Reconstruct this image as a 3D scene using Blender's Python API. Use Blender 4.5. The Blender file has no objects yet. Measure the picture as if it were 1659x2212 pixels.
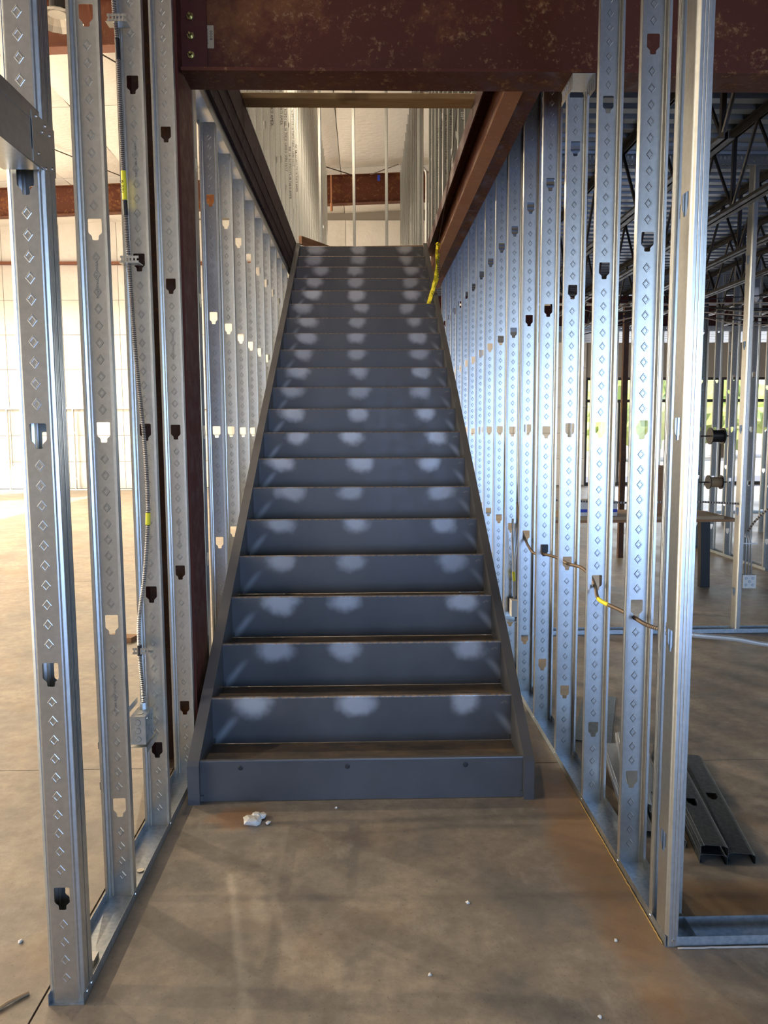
import bpy, math, random
from mathutils import Vector, Matrix, noise
random.seed(7)
S = bpy.context.scene
C = S.collection
R = math.radians

# ---------------------------------------------------------------- camera
CAMH = 1.524
pitch, yaw, roll, FPX = 0.1041, 0.0235, -0.0050, 1665.0
fw = Vector((math.sin(yaw) * math.cos(pitch), math.cos(yaw) * math.cos(pitch), -math.sin(pitch)))
rt = Vector((math.cos(yaw), -math.sin(yaw), 0)); up = rt.cross(fw)
Rr = rt * math.cos(roll) + up * math.sin(roll)
Uu = up * math.cos(roll) - rt * math.sin(roll)
cd = bpy.data.cameras.new('camera'); cam = bpy.data.objects.new('camera', cd); C.objects.link(cam)
cd.sensor_fit = 'HORIZONTAL'; cd.sensor_width = 36; cd.lens = 36 * FPX / 1659
cd.clip_start = .05; cd.clip_end = 300
M = Matrix((Rr, Uu, -fw)).transposed().to_4x4(); M.translation = (0, 0, CAMH)
cam.matrix_world = M
S.camera = cam

# ---------------------------------------------------------------- world, sun, lamps, exposure
W = bpy.data.worlds.new('world'); S.world = W; W.use_nodes = True
wn = W.node_tree.nodes; wl = W.node_tree.links
bg = wn['Background']; sky = wn.new('ShaderNodeTexSky')
sky.sky_type = 'NISHITA'; sky.sun_disc = False; sky.sun_elevation = R(42); sky.sun_rotation = R(-60)
wl.new(sky.outputs[0], bg.inputs[0]); bg.inputs[1].default_value = .55
sl = bpy.data.lights.new('sun', 'SUN'); sl.energy = 14; sl.angle = R(.6); sl.color = (1, .93, .82)
sun = bpy.data.objects.new('sun', sl); C.objects.link(sun)
sun.rotation_euler = Vector((.80, .50, -.58)).to_track_quat('-Z', 'Y').to_euler()
def daylight(name, loc, aim, sx, sy, power, col):
    l = bpy.data.lights.new(name, 'AREA'); l.shape = 'RECTANGLE'; l.size = sx; l.size_y = sy
    l.energy = power; l.color = col
    o = bpy.data.objects.new(name, l); C.objects.link(o); o.location = loc
    o.rotation_euler = Vector(aim).to_track_quat('-Z', 'Z').to_euler(); return o
# area lights for daylight at the openings; right and left rear ones added
daylight('daylight_rear_bay', (3.4, -6.9, 1.25), (0, 1, 0), 7.6, 2.3, 330, (.17, .41, 1))
daylight('added_light_right', (12.8, 6, 1.9), (-1, 0, 0), 12, 2.2, 130, (.45, .70, 1))  # openings added on this side to light the right floor
daylight('daylight_far_storefront', (8.8, 20.8, 1.5), (0, -1, 0), 5.4, 2.7, 260, (.90, .93, 1))
daylight('daylight_left_doors', (-12.2, 11.5, 2.3), (1, 0, 0), 7, 4.2, 1250, (1, .82, .60))
daylight('added_light_left_rear', (-12.2, -2.6, 2.3), (1, 0, 0), 6, 4.2, 480, (1, .88, .72))  # door light added to warm the left studs and floor
S.view_settings.view_transform = 'Standard'; S.view_settings.look = 'None'
S.view_settings.gamma = 1; S.view_settings.use_curve_mapping = False
S.view_settings.exposure = 0.28
S.cycles.use_denoising = True
S.cycles.max_bounces = 9; S.cycles.diffuse_bounces = 4; S.cycles.glossy_bounces = 5
S.cycles.sample_clamp_indirect = 6; S.cycles.caustics_reflective = False; S.cycles.caustics_refractive = False

# ---------------------------------------------------------------- helpers
class MB:
    def __init__(s): s.v = []; s.f = []; s.m = []; s.mi = 0
    def poly(s, pts):
        n = len(s.v); s.v += [tuple(p) for p in pts]; s.f.append(tuple(range(n, n + len(pts)))); s.m.append(s.mi)
    def box(s, x0, x1, y0, y1, z0, z1):
        n = len(s.v)
        s.v += [(x, y, z) for z in (z0, z1) for y in (y0, y1) for x in (x0, x1)]
        for f in ((0, 2, 3, 1), (4, 5, 7, 6), (0, 1, 5, 4), (2, 6, 7, 3), (0, 4, 6, 2), (1, 3, 7, 5)):
            s.f.append(tuple(n + i for i in f)); s.m.append(s.mi)
    def prism(s, prof, axis, a0, a1, close=True, caps=True):
        """prof: (u,v) points; extruded along axis 'x' (u=y,v=z), 'y' (u=x,v=z), 'z' (u=x,v=y)"""
        def P(u, v, a): return {'x': (a, u, v), 'y': (u, a, v), 'z': (u, v, a)}[axis]
        n = len(s.v); k = len(prof)
        s.v += [P(u, v, a0) for u, v in prof] + [P(u, v, a1) for u, v in prof]
        for i in range(k if close else k - 1):
            j = (i + 1) % k; s.f.append((n + i, n + j, n + k + j, n + k + i)); s.m.append(s.mi)
        if close and caps:
            s.f.append(tuple(n + i for i in range(k))[::-1]); s.f.append(tuple(n + k + i for i in range(k))); s.m += [s.mi, s.mi]
    def tube(s, pts, r, seg=8, caps=True):
        pts = [Vector(p) for p in pts]; n0 = len(s.v)
        rr = r if hasattr(r, '__len__') else [r] * len(pts)
        prev = None
        for i, p in enumerate(pts):
            t = (pts[min(i + 1, len(pts) - 1)] - pts[max(i - 1, 0)]).normalized()
            if prev is None:
                a = t.orthogonal().normalized()
            else:
                a = (prev - t * prev.dot(t)).normalized()
            prev = a; b = t.cross(a)
            for k in range(seg):
                an = 2 * math.pi * k / seg
                s.v.append(tuple(p + a * (rr[i] * math.cos(an)) + b * (rr[i] * math.sin(an))))
        for i in range(len(pts) - 1):
            for k in range(seg):
                a0 = n0 + i * seg + k; a1 = n0 + i * seg + (k + 1) % seg
                s.f.append((a0, a1, a1 + seg, a0 + seg)); s.m.append(s.mi)
        if caps:
            s.f.append(tuple(range(n0, n0 + seg))[::-1]); s.m.append(s.mi)
            e = n0 + (len(pts) - 1) * seg; s.f.append(tuple(range(e, e + seg))); s.m.append(s.mi)
    def cyl(s, p0, p1, r, seg=12): s.tube([p0, p1], r, seg)
    def mesh(s, name, mats, smooth=False):
        me = bpy.data.meshes.new(name); me.from_pydata(s.v, [], s.f)
        for m in (mats if isinstance(mats, (list, tuple)) else [mats]): me.materials.append(m)
        if any(s.m):
            me.polygons.foreach_set('material_index', s.m)
        if smooth: me.polygons.foreach_set('use_smooth', [True] * len(me.polygons))
        me.update(); return me

def fixn(me):
    import bmesh
    b = bmesh.new(); b.from_mesh(me); bmesh.ops.recalc_face_normals(b, faces=b.faces); b.to_mesh(me); b.free(); return me

def link(name, data, parent=None, loc=(0, 0, 0), rot=(0, 0, 0)):
    o = bpy.data.objects.new(name, data); C.objects.link(o)
    o.location = loc; o.rotation_euler = rot
    if parent: o.parent = parent
    return o
def tag(o, label=None, cat=None, group=None, kind=None):
    if label: o['label'] = label
    if cat: o['category'] = cat
    if group: o['group'] = group
    if kind: o['kind'] = kind
    return o
def ORD(n):
    return ['first', 'second', 'third', 'fourth', 'fifth', 'sixth', 'seventh', 'eighth', 'ninth', 'tenth', 'eleventh', 'twelfth',
            'thirteenth', 'fourteenth', 'fifteenth', 'sixteenth', 'seventeenth', 'eighteenth', 'nineteenth', 'twentieth',
            'twenty-first', 'twenty-second', 'twenty-third', 'twenty-fourth', 'twenty-fifth', 'twenty-sixth', 'twenty-seventh',
            'twenty-eighth', 'twenty-ninth', 'thirtieth', 'thirty-first', 'thirty-second', 'thirty-third', 'thirty-fourth'][n]

# ---------------------------------------------------------------- materials
def mat(name, col, rough=.5, metal=0.0, **k):
    m = bpy.data.materials.new(name); m.use_nodes = True
    b = m.node_tree.nodes['Principled BSDF']
    if 'primer' in name or 'lumber' in name: b.inputs['Specular IOR Level'].default_value = .25
    b.inputs['Base Color'].default_value = (*col, 1); b.inputs['Roughness'].default_value = rough; b.inputs['Metallic'].default_value = metal
    for kk, v in k.items(): b.inputs[kk].default_value = v
    return m
class NT:
    def __init__(s, m): s.m = m; s.n = m.node_tree.nodes; s.l = m.node_tree.links; s.b = s.n['Principled BSDF']; s.co = s.n.new('ShaderNodeTexCoord')
    def noise(s, scale, detail=4, rough=.55, vec=None, sx=None):
        t = s.n.new('ShaderNodeTexNoise'); t.inputs['Scale'].default_value = scale; t.inputs['Detail'].default_value = detail; t.inputs['Roughness'].default_value = rough
        v = vec or s.co.outputs['Object']
        if sx:
            mp = s.n.new('ShaderNodeMapping'); mp.inputs['Scale'].default_value = sx; s.l.new(v, mp.inputs[0]); v = mp.outputs[0]
        s.l.new(v, t.inputs['Vector']); return t.outputs['Fac']
    def ramp(s, fac, stops, mode='LINEAR'):
        r = s.n.new('ShaderNodeValToRGB'); r.color_ramp.interpolation = mode
        while len(r.color_ramp.elements) < len(stops): r.color_ramp.elements.new(.5)
        for e, (p, c) in zip(r.color_ramp.elements, stops):
            e.position = p; e.color = (*c, 1) if hasattr(c, '__len__') else (c, c, c, 1)
        s.l.new(fac, r.inputs[0]); return r.outputs[0]
    def mix(s, fac, a, b, bt='MIX'):
        x = s.n.new('ShaderNodeMix'); x.data_type = 'RGBA'; x.blend_type = bt
        for i, v in ((0, fac), (6, a), (7, b)):
            if hasattr(v, 'is_output'): s.l.new(v, x.inputs[i])
            elif hasattr(v, '__len__'): x.inputs[i].default_value = (*v, 1)
            else: x.inputs[i].default_value = v
        return x.outputs[2]
    def math(s, op, a, b=None, clamp=False):
        x = s.n.new('ShaderNodeMath'); x.operation = op; x.use_clamp = clamp
        for i, v in ((0, a), (1, b)):
            if v is None: continue
            if hasattr(v, 'is_output'): s.l.new(v, x.inputs[i])
            else: x.inputs[i].default_value = v
        return x.outputs[0]
    def col(s, c): s.l.new(c, s.b.inputs['Base Color'])
    def rough(s, c): s.l.new(c, s.b.inputs['Roughness'])
    def bump(s, h, strength=.3, dist=.01):
        x = s.n.new('ShaderNodeBump'); x.inputs['Strength'].default_value = strength; x.inputs['Distance'].default_value = dist
        s.l.new(h, x.inputs['Height']); s.l.new(x.outputs[0], s.b.inputs['Normal'])
    def xyz(s, which=None):
        x = s.n.new('ShaderNodeSeparateXYZ'); s.l.new(which or s.co.outputs['Object'], x.inputs[0]); return x.outputs
    def smooth(s, v, lo, hi):
        x = s.n.new('ShaderNodeMapRange'); x.interpolation_type = 'SMOOTHSTEP'
        x.inputs[1].default_value = lo; x.inputs[2].default_value = hi; s.l.new(v, x.inputs[0]); return x.outputs[0]

def galv(name, a=(.50, .53, .53), b=(.66, .68, .67), r0=.30, r1=.46, metal=.92):
    m = mat(name, a, .4, metal); t = NT(m)
    n1 = t.noise(60, 3); n2 = t.noise(3.5, 4)
    t.col(t.mix(t.ramp(n1, [(.35, 0.0), (.65, 1.0)]), a, b))
    t.rough(t.math('ADD', t.math('MULTIPLY', n2, r1 - r0), r0 - .02))
    t.bump(n1, .02, .002); return m
GALV = galv('galvanized_steel', (.545, .565, .56), (.61, .63, .62), .26, .40)
GALV2 = galv('galvanized_track_steel', (.36, .41, .45), (.50, .54, .57), .34, .5)
GALVD = galv('dull_stacked_steel', (.10, .12, .13), (.17, .19, .20), .25, .4, .9)
KOL = mat('knockout_score_line', (.16, .17, .18), .5, .6)
GREY_BOX = galv('zinc_box_steel', (.42, .46, .48), (.52, .56, .58), .35, .5, .8)

def primer(name, base, dust, rust, amt=.5, scale=1.0, rough=.45):
    m = mat(name, base, rough); t = NT(m)
    n1 = t.noise(2.2 * scale, 8, .65); n2 = t.noise(14 * scale, 6, .7); n3 = t.noise(45 * scale, 3, .7)
    c = t.mix(t.ramp(t.math('ADD', t.math('MULTIPLY', n1, .6), t.math('MULTIPLY', n2, .4)), [(.50, 0.0), (.66, amt)]), base, rust)
    c = t.mix(t.ramp(t.math('MULTIPLY', n2, n3), [(.30, 0.0), (.42, .55 * amt)]), c, dust)
    t.col(c); t.rough(t.ramp(n2, [(.3, rough - .12), (.7, rough + .2)])); t.bump(n2, .12, .004); return m
PRIMER = primer('red_oxide_primer', (.085, .024, .012), (.42, .26, .12), (.21, .085, .026), .95, rough=.6)
PRIMER_CLEAN = primer('smooth_oxide_primer', (.085, .022, .015), (.16, .08, .05), (.10, .03, .018), .35)
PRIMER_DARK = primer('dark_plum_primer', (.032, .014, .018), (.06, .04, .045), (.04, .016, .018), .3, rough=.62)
PRIMER_LIT = primer('lit_plum_primer', (.085, .048, .050), (.18, .11, .09), (.10, .05, .04), .4, rough=.6)  # plum primer with the light on the pour stops mixed into its colour
RUST_LIT = primer('lit_rusty_steel', (.42, .19, .095), (.65, .42, .26), (.50, .27, .14), .9, 1.5, .6)  # rust colour brightened to stand for light under the right beam
RUSTD = primer('mottled_rust_web', (.060, .026, .012), (.20, .10, .04), (.14, .065, .02), .9, 2.0, .7)
RAFTER = primer('lit_oxide_rafter', (.22, .075, .040), (.45, .28, .15), (.28, .12, .06), .7, .5)  # oxide primer with the warm light on one rafter put into its colour
BLACKSTEEL = primer('dark_joist_paint', (.016, .015, .015), (.05, .045, .04), (.03, .022, .018), .4)

def stair_paint(name, spots, corners=True):
    base = (.095, .097, .105)
    m = mat(name, base, .36, .25); t = NT(m)
    oi = t.n.new('ShaderNodeObjectInfo'); rnd = oi.outputs['Random']
    x, y, z = t.xyz()
    n1 = t.noise(5, 5); n2 = t.noise(40, 4, .7)
    c = t.mix(t.ramp(n1, [(.35, 0.0), (.7, .5)]), base, (.125, .127, .135))
    if spots:
        cb = t.n.new('ShaderNodeCombineXYZ'); t.l.new(t.math('MULTIPLY', rnd, 37), cb.inputs[0])
        va = t.n.new('ShaderNodeVectorMath'); t.l.new(t.co.outputs['Object'], va.inputs[0]); t.l.new(cb.outputs[0], va.inputs[1]); vshift = va.outputs[0]
        offs = t.math('MULTIPLY', t.math('SUBTRACT', rnd, .5), .14)
        nz = t.noise(7, 3, vec=vshift)
        tot = None
        for cx, s, rx in ((-.50, 1.0, .090), (-.07, -.6, .080), (.45, .7, .078)):
            dx = t.math('DIVIDE', t.math('SUBTRACT', t.math('SUBTRACT', x, cx), t.math('MULTIPLY', offs, s)), rx)
            dz = t.math('DIVIDE', t.math('ADD', z, .030), .060)
            d = t.math('SQRT', t.math('ADD', t.math('MULTIPLY', dx, dx), t.math('MULTIPLY', dz, dz)))
            d = t.math('ADD', d, t.math('MULTIPLY', t.math('SUBTRACT', nz, .5), 1.6))
            g = t.smooth(t.math('SUBTRACT', 1.3, d), 0, .9)
            tot = g if tot is None else t.math('MAXIMUM', tot, g)
        # touch-up spray that runs up from the lower corners where the riser is welded to the stringers
        for sg in (-1, 1):
            ax = t.math('ADD', t.math('MULTIPLY', x, sg), -.64)
            d = t.math('DIVIDE', t.math('ABSOLUTE', t.math('ADD', ax, t.math('MULTIPLY', t.math('ADD', z, .155), .75))), .04)
            g = t.math('MULTIPLY', t.smooth(t.math('SUBTRACT', 1.2, t.math('ADD', d, t.math('MULTIPLY', nz, .6))), 0, 1), t.smooth(t.math('MULTIPLY', z, -1), .06, .13))
            tot = t.math('MAXIMUM', tot, t.math('MULTIPLY', g, .55))
        c = t.mix(t.math('MULTIPLY', tot, t.math('ADD', t.math('MULTIPLY', nz, .3), t.math('ADD', t.math('MULTIPLY', t.math('FRACT', t.math('MULTIPLY', rnd, 7.3)), .35), .42))), c, (.46, .48, .52))
        # dirt and rust along the top lip
        lip = t.math('MULTIPLY', t.smooth(z, -.010, -.003), t.ramp(n2, [(.40, 0.0), (.6, 1.0)]))
        c = t.mix(t.math('MULTIPLY', lip, .8), c, (.34, .22, .12))
        sc = t.ramp(t.noise(9, 6, .7), [(.66, 0.0), (.72, .5)])
        c = t.mix(sc, c, (.30, .24, .18))
    t.col(c); t.rough(t.ramp(n1, [(.3, .30), (.7, .46)])); t.bump(n2, .06, .003); return m
STAIRP = stair_paint('grey_stair_primer_with_touch_up', True)
FIRSTP = stair_paint('grey_lowest_riser_primer', False)
STRINGP = stair_paint('grey_stringer_primer', False)
def tread_mat():
    m = mat('dusty_tread_pan', (.09, .085, .08), .6, .2); t = NT(m)
    n1 = t.noise(4, 6, .7, sx=(1, 2, 1)); n2 = t.noise(30, 4)
    c = t.mix(t.ramp(n1, [(.42, 0.0), (.62, .9)]), (.07, .066, .064), (.21, .15, .095))
    c = t.mix(t.ramp(n1, [(.60, 0.0), (.72, .6)]), c, (.22, .095, .035))
    t.col(t.mix(t.math('MULTIPLY', n2, .25), c, (.2, .17, .14))); return m
TREADP = tread_mat()

def concrete():
    m = mat('mottled_concrete', (.3, .26, .21), .55); t = NT(m)
    x, y, z = t.xyz()
    n1 = t.noise(.8, 8, .62); n2 = t.noise(3.3, 8, .66); n3 = t.noise(16, 5, .7); n4 = t.noise(85, 3, .6)
    c = t.mix(t.ramp(t.math('ADD', t.math('MULTIPLY', n1, .45), t.math('MULTIPLY', n2, .55)), [(.38, 0.0), (.60, 1.0)]), (.20, .18, .152), (.40, .335, .255))
    c = t.mix(t.ramp(n3, [(.35, .5), (.62, 0.0)]), c, (.13, .12, .105))
    c = t.mix(t.ramp(t.noise(1.7, 5, .6, sx=(1, 1, 1)), [(.52, 0.0), (.70, .45)]), c, (.27, .165, .085))
    c = t.mix(t.ramp(t.noise(5.0, 9, .75, sx=(1.0, .5, 1)), [(.57, 0.0), (.66, .5)]), c, (.40, .36, .30))
    c = t.mix(t.ramp(n4, [(.62, 0.0), (.70, .5)]), c, (.09, .08, .07))
    # rusty water stain beside the right floor track and a rust bloom left of the stair foot
    dx = t.math('DIVIDE', t.math('SUBTRACT', x, .80), .16)
    st = t.math('SUBTRACT', 1, t.math('ADD', t.math('MULTIPLY', dx, dx), t.math('MULTIPLY', t.math('ABSOLUTE', t.math('SUBTRACT', y, 2.75)), .75)))
    st = t.smooth(t.math('ADD', st, t.math('MULTIPLY', t.math('SUBTRACT', n2, .5), 2.2)), -.1, .9)
    c = t.mix(t.math('MULTIPLY', st, .62), c, (.30, .155, .05))
    ex = t.math('DIVIDE', t.math('ADD', x, .52), .14); ey = t.math('DIVIDE', t.math('SUBTRACT', y, 2.93), .10)
    bl = t.smooth(t.math('ADD', t.math('SUBTRACT', 1, t.math('ADD', t.math('MULTIPLY', ex, ex), t.math('MULTIPLY', ey, ey))), t.math('MULTIPLY', t.math('SUBTRACT', n3, .5), 2)), -.1, 1)
    c = t.mix(t.math('MULTIPLY', bl, .6), c, (.30, .13, .04))
    ty = t.math('DIVIDE', t.math('SUBTRACT', y, 2.36), .12)
    s3 = t.smooth(t.math('ADD', t.math('SUBTRACT', 1, t.math('MULTIPLY', ty, ty)), t.math('MULTIPLY', t.math('SUBTRACT', n2, .5), 1.4)), 0, 1)
    s3 = t.math('MULTIPLY', s3, t.smooth(x, .99, 1.1))
    c = t.mix(t.math('MULTIPLY', s3, .6), c, (.22, .12, .04))
    t.col(c); t.rough(t.ramp(n1, [(.35, .42), (.65, .60)])); t.bump(t.math('ADD', n3, t.math('MULTIPLY', n4, .4)), .18, .004); return m
CONC = concrete()

def vinyl():
    m = mat('white_vinyl_insulation_facing', (.80, .785, .74), .45); t = NT(m)
    n1 = t.noise(1.6, 4, .5, sx=(1, .35, 1)); n2 = t.noise(7, 3, .6, sx=(1, 3, 1))
    t.col(t.mix(t.ramp(n1, [(.3, 0.0), (.7, 1.0)]), (.74, .73, .69), (.83, .82, .79))); t.bump(t.math('ADD', n1, t.math('MULTIPLY', n2, .4)), .6, .06); return m
VINYL = vinyl()
def lumber(name, a, b):
    m = mat(name, a, .7); t = NT(m)
    n1 = t.noise(3, 6, .7, sx=(1.2, 14, 14)); n2 = t.noise(2.2, 3)
    c = t.mix(t.ramp(n1, [(.35, 0.0), (.65, 1.0)]), a, b)
    t.col(t.mix(t.ramp(n2, [(.62, 0.0), (.70, .6)]), c, (a[0] * .35, a[1] * .3, a[2] * .3))); t.bump(n1, .2, .003); return m
LUMBER = lumber('pale_spruce_lumber', (.42, .30, .175), (.55, .42, .27))
LUMBERD = lumber('weathered_brown_lumber', (.17, .085, .045), (.30, .165, .085))
PLY = lumber('brown_plywood', (.32, .15, .065), (.42, .22, .10))
DECK2 = mat('dull_grey_deck', (.22, .20, .17), .6, .3)
def deckm():
    m = mat('galvanized_roof_deck', (.22, .25, .28), .34, .8); t = NT(m)
    n = t.noise(3, 6, .7, sx=(1, 6, 1)); t.col(t.mix(n, (.13, .15, .175), (.30, .34, .38))); t.rough(t.ramp(n, [(.3, .28), (.7, .5)])); return m
DECK = deckm()
BLACK = mat('black_plastic', (.012, .012, .014), .4)
INK = mat('black_print_ink', (.02, .02, .022), .6)
YELLOW = mat('yellow_vinyl_tape', (.92, .82, .03), .5)
def mcm():
    m = mat('armored_cable_aluminium', (.66, .63, .58), .42, .5); return m
MC = mcm(); MCDK = mat('armored_cable_groove', (.10, .08, .065), .6, .3)
MCTAN2 = mat('tan_armored_cable_groove', (.25, .19, .14), .5, .4)
MCTAN = mat('tan_armored_cable', (.58, .46, .34), .45, .4)
WIRE = mat('thin_steel_wire', (.10, .08, .07), .5, .6)
SCREW = mat('bright_zinc_screw', (.75, .77, .78), .22, 1.0)
BRASS = mat('yellow_zinc_bolt', (.50, .46, .22), .28, 1.0)
WHITE = mat('white_paper', (.78, .76, .70), .7)
STICKER = mat('yellowed_paper_label', (.42, .33, .20), .7)
STICKINK = mat('faded_label_print', (.10, .08, .06), .7)
HOLE = mat('dark_rubbed_spot', (.018, .019, .022), .5)
CARD = mat('brown_cardboard', (.36, .24, .13), .8)
BLUE = mat('blue_print', (.02, .05, .45), .5)
ALU = mat('storefront_bronze_frame', (.05, .045, .04), .4, .5)
FIREP = mat('white_painted_conduit', (.72, .72, .70), .4, .3)
PAINTW = mat('unfinished_grey_board', (.30, .28, .25), .85)
def glassm():
    m = bpy.data.materials.new('window_glass'); m.use_nodes = True; n = m.node_tree.nodes; l = m.node_tree.links
    n.remove(n['Principled BSDF']); tr = n.new('ShaderNodeBsdfTransparent'); gl = n.new('ShaderNodeBsdfGlossy'); gl.inputs['Roughness'].default_value = .02
    mx = n.new('ShaderNodeMixShader'); mx.inputs[0].default_value = .07; l.new(tr.outputs[0], mx.inputs[1]); l.new(gl.outputs[0], mx.inputs[2]); l.new(mx.outputs[0], n['Material Output'].inputs[0]); return m
GLASS = glassm()
STICKER0 = mat('grey_unlit_lens', (.55, .54, .50), .35)
LAMPM = mat('lit_lamp_lens', (.9, .9, .85), .4); _b = LAMPM.node_tree.nodes['Principled BSDF']; _b.inputs['Emission Color'].default_value = (1, .9, .75, 1); _b.inputs['Emission Strength'].default_value = 3
REFL = mat('ribbed_reflector', (.80, .79, .75), .3, .4)
GROUND = mat('pale_gravel_yard', (.52, .43, .36), .9)
LEAF = mat('sunny_leaves', (.30, .38, .12), .7); BARK = mat('tree_bark', (.12, .08, .05), .9)

# ---------------------------------------------------------------- framing members
PROF = [(-.038, -.0335), (-.046, -.0335), (-.046, -.027), (-.0446, -.0255), (-.046, -.024), (-.046, -.018), (-.0446, -.0165), (-.046, -.015),
        (-.046, -.007), (-.0445, -.0055), (-.038, -.0025), (-.0365, -.0035), (-.0335, -.0008), (-.030, 0)]
def hole_outline(zc):
    w, t0, sh, tw, bot, c = .0205, zc + .0315, zc - .0075, .0098, zc - .0315, .004
    Lh = [(0, t0), (-w + c, t0), (-w + .001, t0 - .001), (-w, t0 - c), (-w, sh), (-w + .002, sh - .004), (-tw - .003, sh - .009), (-tw, sh - .013), (-tw, bot + c), (-tw + .001, bot + .001), (-tw + c, bot), (0, bot)]
    return Lh
_sm = {}
def stud_mesh(H, dia=True, holes=True, hoff=0.0, matl=None, back=False):
    key = (round(H, 2), dia, holes, round(hoff, 3), matl.name if matl else '', back)
    if key in _sm: return _sm[key]
    b = MB()
    L = [p for p in PROF]; Rp = [(-x, y) for x, y in PROF][::-1]
    for prof in (L, Rp): b.prism(prof, 'z', 0, H, close=False)
    hs = []
    if holes:
        z = .3048 + hoff
        while z < H - .08:
            if z > .08: hs.append(z)
            z += .6096
    z0 = 0
    for h in hs:
        a, c = h - .036, h + .036
        b.poly([(-.03, 0, z0), (.03, 0, z0), (.03, 0, a), (-.03, 0, a)])
        o = hole_outline(h)
        b.poly([(0, 0, c), (-.03, 0, c), (-.03, 0, a), (0, 0, a)] + [(x, 0, z) for x, z in o[::-1]])
        b.poly([(0, 0, a), (.03, 0, a), (.03, 0, c), (0, 0, c)] + [(-x, 0, z) for x, z in o])
        z0 = c
    b.poly([(-.03, 0, z0), (.03, 0, z0), (.03, 0, H), (-.03, 0, H)])
    if dia:
        z = .07
        while z < H - .04:
            if all(abs(z - h) > .055 for h in hs):
                for d in (-1,):      # raised lozenge
                    o4 = [(-.0125, 0), (0, -.016), (.0125, 0), (0, .016)]
                    n = len(b.v)
                    sg = -.26 if back else 1
                    for s_, yy in ((1, -.0003), (.84, -.0021), (.66, -.0021), (.52, -.0006)):
                        b.v += [(x * s_, yy * sg + (.0003 if back else 0), z + q * s_) for x, q in o4]
                    for r in range(3):
                        for i in range(4):
                            j = (i + 1) % 4; b.f.append((n + r * 4 + i, n + r * 4 + j, n + r * 4 + 4 + j, n + r * 4 + 4 + i)); b.m.append(0)
                    b.f.append((n + 12, n + 13, n + 14, n + 15)); b.m.append(0)
            z += .0508
    me = b.mesh('stud', matl or GALV); _sm[key] = me; return me
_scr = MB(); _scr.tube([(0, 0, 0), (.0015, 0, 0), (.003, 0, 0)], [.0048, .0045, .0025], 8); SCR = _scr.mesh('screw', SCREW)
def stud(x, y, z, H, label, group, rot=0, dia=True, hoff=0.0, screws=True, solid=True, name='wall_stud', holes=True, matl=None, back=False):
    o = link(name, stud_mesh(H, dia, holes, hoff, matl, back), None, (x, y, z), (0, 0, rot))
    tag(o, label, 'stud', group)
    if solid:
        s = o.modifiers.new('thickness', 'SOLIDIFY'); s.thickness = .0011; s.offset = 0
    if screws:
        link('screw', SCR, o, (.0466, -.02, .018)); s2 = link('screw', SCR, o, (-.0466, -.02, .018), (0, 0, math.pi))
    return o
def track(name, label, axis, a0, a1, c, z, group=None, down=False, leg=.032, w=.0945, slots=False, m=GALV2):
    """U-shaped track; axis 'y' or 'x', c = centre coordinate across, z = outer face of its web"""
    s = -1 if down else 1; h = w / 2; th = .0012
    b = MB()
    def bx(u0, u1, p0, p1, q0, q1):
        q0, q1 = min(q0, q1), max(q0, q1)
        if axis == 'y': b.box(c + u0, c + u1, p0, p1, q0, q1)
        else: b.box(p0, p1, c + u0, c + u1, q0, q1)
    bx(-h, h, a0, a1, z, z + s * th)
    if not slots:
        bx(-h, -h + th, a0, a1, z, z + s * leg); bx(h - th, h, a0, a1, z, z + s * leg)
    else:
        za, zb, zc_ = z + s * leg * .18, z + s * leg * .72, z + s * leg
        for u0, u1 in ((-h, -h + th), (h - th, h)):
            bx(u0, u1, a0, a1, z, za); bx(u0, u1, a0, a1, zb, zc_)
            p = a0
            while p < a1:
                bx(u0, u1, p, min(p + .020, a1), za, zb); p += .0300
    o = link(name, b.mesh(name, m)); tag(o, label, 'track', group); return o

# ---------------------------------------------------------------- shell
XL, XR, YB, YF = -12.5, 13.0, -7.0, 21.0
fl = MB(); fl.box(XL, XR, YB, YF, -.16, -.125)
floor = tag(link('floor', fl.mesh('floor', CONC)), kind='structure')
xs = [XL, -5.3, -.885, 3.83, 8.5, XR]; ys = [YB, -1.1, 3.40, 7.9, 12.4, 16.9, YF]
for i in range(len(xs) - 1):
    for j in range(len(ys) - 1):
        b = MB(); g = .003
        b.box(xs[i] + g, xs[i + 1] - g, ys[j] + g, ys[j + 1] - g, -.125, 0)
        link('concrete_slab', b.mesh('concrete_slab', CONC), floor)

def zroof(x): return 7.27 + .04 * x
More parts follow.
